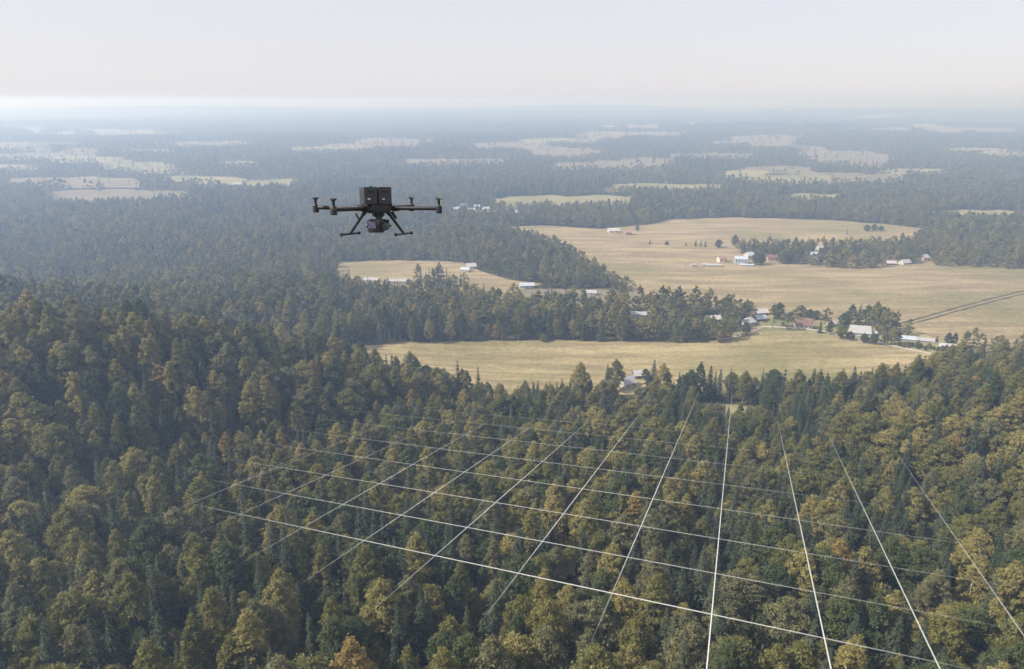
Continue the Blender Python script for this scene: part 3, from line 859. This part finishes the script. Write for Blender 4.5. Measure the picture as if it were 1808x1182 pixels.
X, Y = scatter(28, 430, 5.9, 44)
con, colr = species(X, Y)
Z = height(X, Y)
for i in range(len(X)):
    si = int(rng.integers(0, 4)) if con[i] else int(rng.choice(7, p=[.17, .19, .18, .15, .12, .07, .12]))
    S_ = (CONI if con[i] else BROAD)[si]
    sc = float(0.62 + 0.46 * rng.random() ** 0.8)
    if rng.random() < 0.16: sc *= 0.62
    room = grid_z(X[i], Y[i]) - Z[i]
    if room > 13 and Y[i] < 330: sc = min(sc, (room - 0.4) / S_['H'])
    near_rec.append((X[i], Y[i], Z[i], 'c' if con[i] else 'b', si, colr[i], sc, float(rng.uniform(0.88, 1.2)), float(rng.uniform(0, 6.28))))

# the trees that show largest become things of their own
def shown(rec):
    x, y, z, k, si, c, sc, wd, rz = rec
    H = (CONI if k == 'c' else BROAD)[si]['H'] * sc
    u, v, d = project(x, y, z + H * 0.85)
    ok = (-10 < u < PW + 10) and (20 < v < PH + 40)
    return (H * F_PX / d if ok else 0), float(u), float(v)
info = [shown(r_) for r_ in near_rec]
# hidden ones: a tree counts as seen when its top quarter is not wholly behind a nearer, larger crown
order = sorted(range(len(near_rec)), key=lambda i: -info[i][0])
chosen, cnt = set(), {'b': 0, 'c': 0}
tops = []
for i in order:
    if info[i][0] <= 0: break
    x, y, z, k, si, c, sc, wd, rz = near_rec[i]
    S_ = (CONI if k == 'c' else BROAD)[si]
    d = math.sqrt(x * x + y * y + (z - CAM_Z) ** 2)
    _, u, v = info[i]
    hid = 0
    for (u2, v2, d2, r2, h2) in tops:
        if d2 < d - 3 and abs(u - u2) < r2 * 0.9 and v2 + 0.05 * h2 < v < v2 + 0.8 * h2: hid = 1; break
    rp = S_['rad'] * sc * wd * F_PX / d; hp = info[i][0]
    tops.append((u, v, d, rp, hp))
    if hid: continue
    if cnt[k] >= {'b': 290, 'c': 190}[k]: continue
    cnt[k] += 1; chosen.add(i)
    if cnt['b'] >= 290 and cnt['c'] >= 190: break

LOOK = {'olive': 'olive green', 'green': 'deep green', 'yellow': 'yellowish', 'ochre': 'ochre', 'grey': 'grey green', 'spruce': 'dark', 'pine': 'olive tinted'}
FORM = {'round': 'rounded tree', 'oval': 'tall oval tree', 'spire': 'narrow pointed tree', 'flat': 'flat topped tree', 'spruce': 'spruce'}
def zone(u, v):
    row = 'by the bottom edge' if v > 1010 else 'lower slope' if v > 880 else 'middle slope' if v > 770 else 'upper slope'
    cols = ['at the far left', 'at the left', 'left of centre', 'near the centre', 'right of centre', 'at the right', 'at the far right']
    return row, cols[min(6, max(0, int(u / PW * 7)))]
classes = {}
for i in chosen:
    x, y, z, k, si, c, sc, wd, rz = near_rec[i]
    S_ = (CONI if k == 'c' else BROAD)[si]
    row, colm = zone(info[i][1], info[i][2])
    classes.setdefault((LOOK[c], FORM[S_['form']], row, colm), []).append(i)
for (lk, fm, row, colm), ids in classes.items():
    ids.sort(key=lambda i: info[i][1])
    for q, i in enumerate(ids):
        x, y, z, k, si, c, sc, wd, rz = near_rec[i]
        S_ = (CONI if k == 'c' else BROAD)[si]
        lab = '%s %s, %s %s' % (lk, fm, row, colm)
        if len(ids) > 1: lab += ', %s from left' % NUM[min(q, 15)]
        place_tree(S_, c, x, y, sc, wd, rz, lab, 'tree' if k == 'b' else 'conifer', 'broadleaf trees of the near forest' if k == 'b' else 'spruces of the near forest',
                   'broadleaf_tree' if k == 'b' else 'spruce_tree')

for i, (x, y, z, k, si, c, sc, wd, rz) in enumerate(near_rec):
    if i in chosen: continue
    PT.append((x, y, z)); PI.append(PROTO_I[('n', k, si, c)]); PRz.append(rz); PSc.append((sc * wd, sc * wd, sc))

def fill(r0, r1, step, lod, nb, nc, smin, smax, T, I, Rz, Sc, amax=41):
    X, Y = scatter(r0, r1, step, amax)
    stand = 2.6 if r0 < 1000 else 6.0
    g_ = patch(X, Y, 31 * stand, 4.1) * 0.7 + patch(X, Y, 11 * stand, 0.9) * 0.3
    k_ = (g_ < 0.88) | (rng.random(len(X)) < 0.2)        # glades
    X, Y = X[k_], Y[k_]
    con, colr = species(X, Y, stand)
    Z = height(X, Y)
    n = len(X)
    sc = rng.uniform(smin, smax, n) * (0.74 + 0.34 * patch(X, Y, 23 * stand, 5.2)); rz = rng.uniform(0, 6.28, n); wd = rng.uniform(.9, 1.25, n)
    for i in range(n):
        k = 'c' if con[i] else 'b'
        T.append((X[i], Y[i], Z[i])); I.append(PROTO_I[(lod, k, int(rng.integers(0, nc if con[i] else nb)), colr[i])])
        Rz.append(rz[i]); Sc.append((sc[i] * wd[i], sc[i] * wd[i], sc[i]))
fill(430, 1300, 6.2, 'm', 4, 3, 0.62, 1.08, PT, PI, PRz, PSc)
fill(1300, 3600, 9.5, 'f', 2, 2, 0.62, 1.12, QT, QI, QRz, QSc, 39)
X, Y = scatter(3600, 11000, 50, 38)
Z = height(X, Y)
gap = patch(X, Y, 620, 1.1) * 0.6 + patch(X, Y, 210, 3.3) * 0.4
for i in range(len(X)):
    if gap[i] > 0.86: continue
    QT.append((X[i], Y[i], Z[i] - 1)); QI.append(PROTO_I[('g', 'x', int(rng.integers(0, 4)), 'mix')]); QRz.append(rng.uniform(0, 6.28)); s = rng.uniform(.85, 1.25); QSc.append((s * 1.15, s * 1.15, s))

# scattered bushes and hedge trees inside the far fields
def forest_object(name, T, I, Rz, Sc, label):
    me = bpy.data.meshes.new(name)
    me.from_pydata(T, [], [])
    a = me.attributes.new('tree_index', 'INT', 'POINT'); a.data.foreach_set('value', np.array(I, np.int32))
    a = me.attributes.new('tree_turn', 'FLOAT_VECTOR', 'POINT'); v = np.zeros((len(T), 3), np.float32); v[:, 2] = Rz; a.data.foreach_set('vector', v.ravel())
    a = me.attributes.new('tree_size', 'FLOAT_VECTOR', 'POINT'); a.data.foreach_set('vector', np.array(Sc, np.float32).ravel())
    o = bpy.data.objects.new(name, me); COL.objects.link(o)
    tag(o, label, kind='stuff')
    ng = bpy.data.node_groups.new(name + '_nodes', 'GeometryNodeTree')
    ng.interface.new_socket('Geometry', in_out='INPUT', socket_type='NodeSocketGeometry')
    ng.interface.new_socket('Geometry', in_out='OUTPUT', socket_type='NodeSocketGeometry')
    n, l = ng.nodes, ng.links
    gi, go = n.new('NodeGroupInput'), n.new('NodeGroupOutput')
    ci = n.new('GeometryNodeCollectionInfo'); ci.inputs['Collection'].default_value = proto_col
    ci.inputs['Separate Children'].default_value = True; ci.inputs['Reset Children'].default_value = True
    ip = n.new('GeometryNodeInstanceOnPoints'); ip.inputs['Pick Instance'].default_value = True
    def attr(nm, t):
        q = n.new('GeometryNodeInputNamedAttribute'); q.data_type = t; q.inputs['Name'].default_value = nm; return q.outputs['Attribute']
    e2r = n.new('FunctionNodeEulerToRotation')
    l.new(gi.outputs[0], ip.inputs['Points']); l.new(ci.outputs[0], ip.inputs['Instance'])
    l.new(attr('tree_index', 'INT'), ip.inputs['Instance Index'])
    l.new(attr('tree_turn', 'FLOAT_VECTOR'), e2r.inputs[0]); l.new(e2r.outputs[0], ip.inputs['Rotation'])
    l.new(attr('tree_size', 'FLOAT_VECTOR'), ip.inputs['Scale'])
    l.new(ip.outputs[0], go.inputs[0])
    md = o.modifiers.new('trees', 'NODES'); md.node_group = ng
    return o
forest_object('forest', PT, PI, PRz, PSc, 'mixed forest of spruce and birch covering the slopes and valley')
forest_object('distant_woodland', QT, QI, QRz, QSc, 'hazy bluish woods stretching to the skyline')
print('TREES', len(PT), len(QT), cnt)

# ------------------------------------------------------------------ survey grid over the canopy
LINE, n, l = new_mat('grid_line_white')
d = N(n, 'ShaderNodeBsdfPrincipled'); d.inputs['Base Color'].default_value = (0.86, 0.86, 0.83, 1); d.inputs['Roughness'].default_value = 0.6
at = N(n, 'ShaderNodeAttribute', attribute_name='fade')
tr = N(n, 'ShaderNodeBsdfTransparent'); ms = N(n, 'ShaderNodeMixShader'); o = N(n, 'ShaderNodeOutputMaterial')
l.new(at.outputs['Fac'], ms.inputs[0]); l.new(tr.outputs[0], ms.inputs[1]); l.new(d.outputs[0], ms.inputs[2]); l.new(ms.outputs[0], o.inputs[0])

def grid_pt(px, py):
    dv = ray(px, py)
    t = (GC - CAM_Z) / (dv.z + GN_[0] * dv.x + GN_[1] * dv.y)
    return Vector((dv.x * t, dv.y * t, CAM_Z + dv.z * t))
grid = empty('survey_grid', (0, 0, 0))
tag(grid, 'pale white grid of thin lines hovering over the forest canopy', 'grid')
# lines as spots on the plane: start, end, strength at start, middle, end
LINES = [
    [(215, 950), (422, 850), (560, 786), (700, 733)], [(255, 925), (430, 850), (600, 778), (760, 718)],
    [(330, 952), (422, 909), (504, 873), (573, 840), (640, 807), (830, 724)],
    [(415, 1003), (534, 932.5), (608, 890), (669, 853.8), (725.6, 821), (776, 791.8), (820, 766.5), (915, 716)],
    [(520, 1042), (647, 954), (712, 909.7), (767, 868), (818, 832.6), (862, 802.8), (900.5, 776.7), (1000, 714)],
    [(655, 1085), (774, 979.4), (827.5, 931), (875, 886.4), (918, 846), (956, 813), (987.4, 786.5), (1075, 716)],
    [(840, 1115), (917, 1011), (960, 953.7), (995.6, 905), (1028.6, 862), (1056, 827), (1076.3, 797), (1150, 706)],
    [(1036, 1150), (1083, 1046), (1110, 981.3), (1132.5, 927), (1152, 879), (1169, 841.5), (1183.5, 810), (1196.5, 782.8), (1235, 690)],
    [(1249, 1210), (1257, 1084), (1264, 1012), (1269, 950), (1272.8, 899), (1276, 855.8), (1280, 819.5), (1283, 791.7), (1295, 680)],
    [(1472, 1210), (1454.6, 1127.6), (1438, 1045), (1424.6, 977), (1412, 920), (1370, 730)],
    [(1680, 1220), (1655, 1171), (1610, 1080), (1574.6, 1003.8), (1544, 940), (1452, 745)],
    [(1850, 1180), (1800, 1115), (1743, 1030), (1696, 960), (1555, 760)],
]
ROWS = [
    [(300, 884), (422, 909), (534, 932.5), (647, 954), (774, 979.4), (917, 1011), (1083, 1046), (1257, 1084), (1454.6, 1127.6), (1655, 1171), (1760, 1196)],
    [(330, 843), (504, 873), (608, 890), (712, 909.7), (827.5, 931), (960, 953.7), (1110, 981.3), (1264, 1012), (1438, 1045), (1610, 1080), (1850, 1126)],
    [(350, 804), (573, 840), (669, 853.8), (767, 868), (875, 886.4), (995.6, 905), (1132.5, 927), (1269, 950), (1424.6, 977), (1574.6, 1003.8), (1743, 1030), (1850, 1050)],
    [(400, 775), (640, 807), (725.6, 821), (818, 832.6), (918, 846), (1028.6, 862), (1152, 879), (1272.8, 899), (1412, 920), (1544, 940), (1696, 960), (1850, 982)],
    [(440, 752), (776, 791.8), (862, 802.8), (956, 813), (1056, 827), (1169, 841.5), (1276, 855.8), (1400, 872), (1520, 887), (1700, 912)],
    [(480, 732), (820, 766.5), (900.5, 776.7), (987.4, 786.5), (1076.3, 797), (1183.5, 810), (1280, 819.5), (1390, 834), (1640, 860)],
    [(520, 716), (820, 746), (1000, 763), (1196.5, 782.8), (1283, 791.7), (1400, 803), (1620, 826)],
    [(560, 706), (820, 730), (1000, 745), (1200, 762), (1400, 778), (1580, 793)],
]
def fit_line(pix, deg=1):
    P = np.array([grid_pt(*p)[:2] for p in pix])
    c = P.mean(0); U, S_, V = np.linalg.svd(P - c); dr = V[0]
    if dr @ (P[-1] - P[0]) < 0: dr = -dr
    s = (P - c) @ dr
    return c + dr * s.min(), c + dr * s.max()
def bar(a, b, half, fades, strength):
    K = 40
    v, f, fv = [], [], []
    t = (b - a) / np.hypot(*(b - a)); nn = np.array([-t[1], t[0]])
    for i in range(K + 1):
        u = i / K; p = a + (b - a) * u
        q = strength * min(1, u / fades[0] if fades[0] else 1) * min(1, (1 - u) / fades[1] if fades[1] else 1)
        for s_, hz in ((-1, -1), (1, -1), (1, 1), (-1, 1)):
            g_ = p + nn * half * s_
            v.append((g_[0], g_[1], grid_z(g_[0], g_[1]) + hz * half * 0.5)); fv.append(q)
        if i:
            o_ = 4 * (i - 1)
            for k in range(4): f.append((o_ + k, o_ + (k + 1) % 4, o_ + 4 + (k + 1) % 4, o_ + 4 + k))
    ob = mesh_obj('grid_line', v, f, LINE, grid)
    at_ = ob.data.attributes.new('fade', 'FLOAT', 'POINT'); at_.data.foreach_set('value', np.array(fv, np.float32))
LS = [.10, .15, .25, .34, .41, .46, .5, .53, .52, .44, .33, .16]
for k, L_ in enumerate(LINES):
    a, b = fit_line(L_)
    bar(a, b, 0.10, (0.35 if k < 8 else 0.0, 0.95), LS[k])
RS = [.50, .47, .43, .37, .30, .24, .17, .12]
for k, L_ in enumerate(ROWS):
    a, b = fit_line(L_)
    bar(a, b, 0.10, (0.6, 0.65 if k else 0.3), RS[k])

# ------------------------------------------------------------------ drone
DR_BLACK = plain_mat('drone_dark_shell', (0.022, 0.023, 0.026), 0.5, scale=30, noise=0.1)
DR_GREY = plain_mat('drone_battery_grey', (0.052, 0.054, 0.060), 0.55, scale=30, noise=0.08)
DR_ARM = plain_mat('drone_carbon_arm', (0.018, 0.018, 0.020), 0.4, scale=60, noise=0.15)
DR_LENS = plain_mat('drone_lens_glass', (0.10, 0.085, 0.17), 0.08, scale=20, noise=0.2, spec=0.8)
DR_PALE = plain_mat('drone_pale_mark', (0.62, 0.62, 0.64), 0.5, scale=30, noise=0.05)
DR_COPPER = plain_mat('drone_copper_ring', (0.14, 0.085, 0.06), 0.45, scale=30, noise=0.1)
DR_TEAL = plain_mat('drone_teal_cap', (0.05, 0.16, 0.17), 0.4, scale=30, noise=0.05)

def bev_box(name, c, s, mat, parent, bev=0.006, rot=None, taper=1.0):
    bm = bmesh.new()
    bmesh.ops.create_cube(bm, size=1.0)
    for v in bm.verts:
        k = taper if v.co.z < 0 else 1.0
        v.co = Vector((v.co.x * s[0] * k, v.co.y * s[1] * k, v.co.z * s[2]))
    bmesh.ops.bevel(bm, geom=list(bm.edges), offset=bev, segments=2, affect='EDGES', clamp_overlap=True)
    me = bpy.data.meshes.new(name); bm.to_mesh(me); bm.free()
    me.materials.append(mat)
    o = bpy.data.objects.new(name, me); COL.objects.link(o); o.parent = parent
    o.location = c
    if rot: o.rotation_euler = rot
    return o

def rod(name, pts, radii, mat, parent, seg=12):
    v, f = tube(pts, radii, seg)
    return mesh_obj(name, v, f, mat, parent, smooth=False)

dd = ray(664, 369); dist = 4.62
dpos = Vector((0, 0, CAM_Z)) + dd * dist
drone = empty('quadcopter_drone', dpos)
tag(drone, 'black quadcopter survey drone with camera gimbal hovering above the valley', 'drone')
drone.rotation_euler = Matrix.Rotation(R(-7.0), 3, 'X').to_euler()
drone.rotation_euler.rotate_axis('Y', R(0.0))
YAW = R(22)
def B(x, y, z):     # body axes -> drone frame
    return Vector((x * math.cos(YAW) - y * math.sin(YAW), x * math.sin(YAW) + y * math.cos(YAW), z))
BR = (0, 0, YAW)
bev_box('body', B(0, 0, 0.005), (0.20, 0.30, 0.062), DR_BLACK, drone, 0.016, BR, 0.86)
bev_box('nose', B(0.0, -0.165, 0.004), (0.13, 0.06, 0.05), DR_BLACK, drone, 0.014, BR)
for sx, nm in ((-1, 'battery'), (1, 'battery')):
    b_ = bev_box(nm, B(sx * 0.0475, 0.01, 0.088), (0.087, 0.19, 0.112), DR_GREY, drone, 0.004, BR)
    bev_box('latch', (0.0, -0.097, 0.025), (0.05, 0.006, 0.014), DR_BLACK, b_, 0.002)
    bev_box('status_light', (-0.012, -0.0975, -0.022), (0.018, 0.004, 0.008), DR_PALE, b_, 0.001)
    for q in range(3):
        bev_box('rib', (sx * 0.043, -0.06 + q * 0.05, 0), (0.004, 0.012, 0.085), DR_BLACK, b_, 0.001)
bev_box('battery_bay', B(0, 0.03, 0.075), (0.028, 0.15, 0.085), DR_BLACK, drone, 0.004, BR)
rod('antenna_cap', [B(-0.03, 0.02, 0.138), B(-0.03, 0.02, 0.152), B(-0.03, 0.02, 0.157)], [0.013, 0.012, 0.006], DR_TEAL, drone)
bev_box('rear_fan', B(0.03, 0.155, 0.05), (0.11, 0.03, 0.06), DR_BLACK, drone, 0.01, BR)
# four arms with motors and two folding blades each
for ang, ring in ((-13, 0), (66, 1), (167, 0), (246, 1)):
    a = R(ang); ux, uy = math.cos(a), math.sin(a)
    m = Vector((ux * 0.4475, uy * 0.4475, 0.006))
    arm = rod('arm', [Vector((ux * 0.08, uy * 0.08, 0.004)), Vector((ux * 0.15, uy * 0.15, 0.004)), Vector((ux * 0.43, uy * 0.43, 0.006))], [0.018, 0.0135, 0.0135], DR_ARM, drone)
    rod('arm_joint', [Vector((ux * 0.125, uy * 0.125, 0.004)), Vector((ux * 0.165, uy * 0.165, 0.004))], [0.0205, 0.0185], DR_BLACK, arm)
    mo = rod('motor', [m + Vector((0, 0, z_)) for z_ in (-0.034, -0.029, 0.012, 0.018)], [0.0175, 0.0205, 0.0205, 0.017], DR_BLACK, drone, 16)
    if ring: rod('motor_ring', [m + Vector((0, 0, z_)) for z_ in (0.002, 0.009)], [0.0216, 0.0216], DR_COPPER, mo, 16)
    rod('motor_shaft', [m + Vector((0, 0, z_)) for z_ in (0.017, 0.024, 0.058)], [0.012, 0.0095, 0.0095], DR_ARM, mo)
    hb = rod('rotor_hub', [m + Vector((0, 0, z_)) for z_ in (0.055, 0.058, 0.066, 0.070)], [0.012, 0.0195, 0.0195, 0.010], DR_ARM, drone, 14)
    for s_ in (-1, 1):      # blades at rest, lying fore and aft
        bv, bf = [], []
        K = 10
        for q in range(K + 1):
            u = q / K; yy = s_ * (0.012 + 0.25 * u); ch = 0.005 + 0.012 * math.sin(math.pi * min(1, 0.18 + u * 0.8)); tw = 0.004 * (1 - u)
            for sx in (-1, 1):
                for sz in (-1, 1):
                    bv.append((m.x + sx * ch + yy * dd.x / dd.y, m.y + yy, m.z + 0.064 + sx * tw + sz * 0.0012))
            if q:
                o0, o1 = 4 * (q - 1), 4 * q
                for A1, B1 in ((0, 1), (1, 3), (3, 2), (2, 0)): bf.append((o0 + A1, o0 + B1, o1 + B1, o1 + A1))
        bf += [(0, 2, 3, 1), tuple(4 * K + q for q in (0, 1, 3, 2))]
        mesh_obj('rotor_blade', bv, bf, DR_ARM, hb)
# landing gear: two splayed legs, each on a skid
for sx in (-1, 1):
    t0, t1 = Vector((sx * 0.075, 0.02 * sx, -0.022)), Vector((sx * 0.182, 0.0, -0.166))
    lg = rod('landing_leg', [t0, t0.lerp(t1, .15), t1], [0.017, 0.0105, 0.0085], DR_ARM, drone)
    k = Vector((0.0, 0.0, 0.0))
    e0, e1 = t1 + Vector((-0.040, -0.10, -0.002)), t1 + Vector((0.040, 0.10, -0.002))
    rod('skid', [e0, e0.lerp(e1, .04), e0.lerp(e1, .06), e0.lerp(e1, .94), e0.lerp(e1, .96), e1], [0.0105, 0.0115, 0.0065, 0.0065, 0.0115, 0.0105], DR_ARM, drone)
# camera gimbal under the nose
gm = bev_box('gimbal_mount', B(-0.005, -0.10, -0.035), (0.075, 0.06, 0.03), DR_BLACK, drone, 0.008, BR)
rod('gimbal_motor', [B(-0.005, -0.11, -0.045), B(-0.005, -0.11, -0.075)], [0.024, 0.02], DR_GREY, drone)
rod('gimbal_arm', [B(-0.005, -0.105, -0.072), B(0.058, -0.105, -0.08), B(0.066, -0.115, -0.115)], [0.012, 0.012, 0.014], DR_BLACK, drone)
GR = (0, 0, YAW - R(34))
gc = B(-0.028, -0.125, -0.108)
cb = bev_box('camera', gc, (0.098, 0.075, 0.086), DR_BLACK, drone, 0.008, GR)
bev_box('lens_window', (-0.012, -0.0385, 0.008), (0.058, 0.006, 0.05), DR_LENS, cb, 0.004)
bev_box('side_lens', (0.032, -0.0385, 0.006), (0.020, 0.007, 0.03), DR_BLACK, cb, 0.003)
rod('focus_knob', [Vector((-0.05, 0, 0)), Vector((-0.066, 0, 0))], [0.013, 0.011], DR_ARM, cb)
rod('range_finder', [gc + Vector((0.062, 0.02, -0.004)), gc + Vector((0.066, -0.03, -0.004))], [0.026, 0.026], DR_GREY, drone, 16)
rod('antenna', [Vector((-0.135, -0.02, -0.03)), Vector((-0.118, -0.02, -0.066))], [0.006, 0.006], DR_ARM, drone, 8)
rod('antenna', [Vector((0.095, 0.06, -0.02)), Vector((0.125, 0.06, -0.068))], [0.012, 0.009], DR_ARM, drone, 8)

# ------------------------------------------------------------------ haze
hz_m, n, l = new_mat('haze_air')
pv = N(n, 'ShaderNodeVolumePrincipled')
pv.inputs['Color'].default_value = (0.49, 0.67, 1.0, 1)
pv.inputs['Absorption Color'].default_value = (0.82, 0.86, 1, 1)      # nearly pure scattering, stronger in the blue
pv.inputs['Density'].default_value = HAZE_DENSITY
pv.inputs['Density Attribute'].default_value = ''
pv.inputs['Temperature Attribute'].default_value = ''
pv.inputs['Anisotropy'].default_value = 0.36
o = N(n, 'ShaderNodeOutputMaterial'); l.new(pv.outputs[0], o.inputs['Volume'])
hz = mesh_obj('haze', *box_v(-31000, 31000, -31000, 31000, -30, 159), hz_m)
tag(hz, 'pale bluish haze lying over the whole valley', kind='stuff')
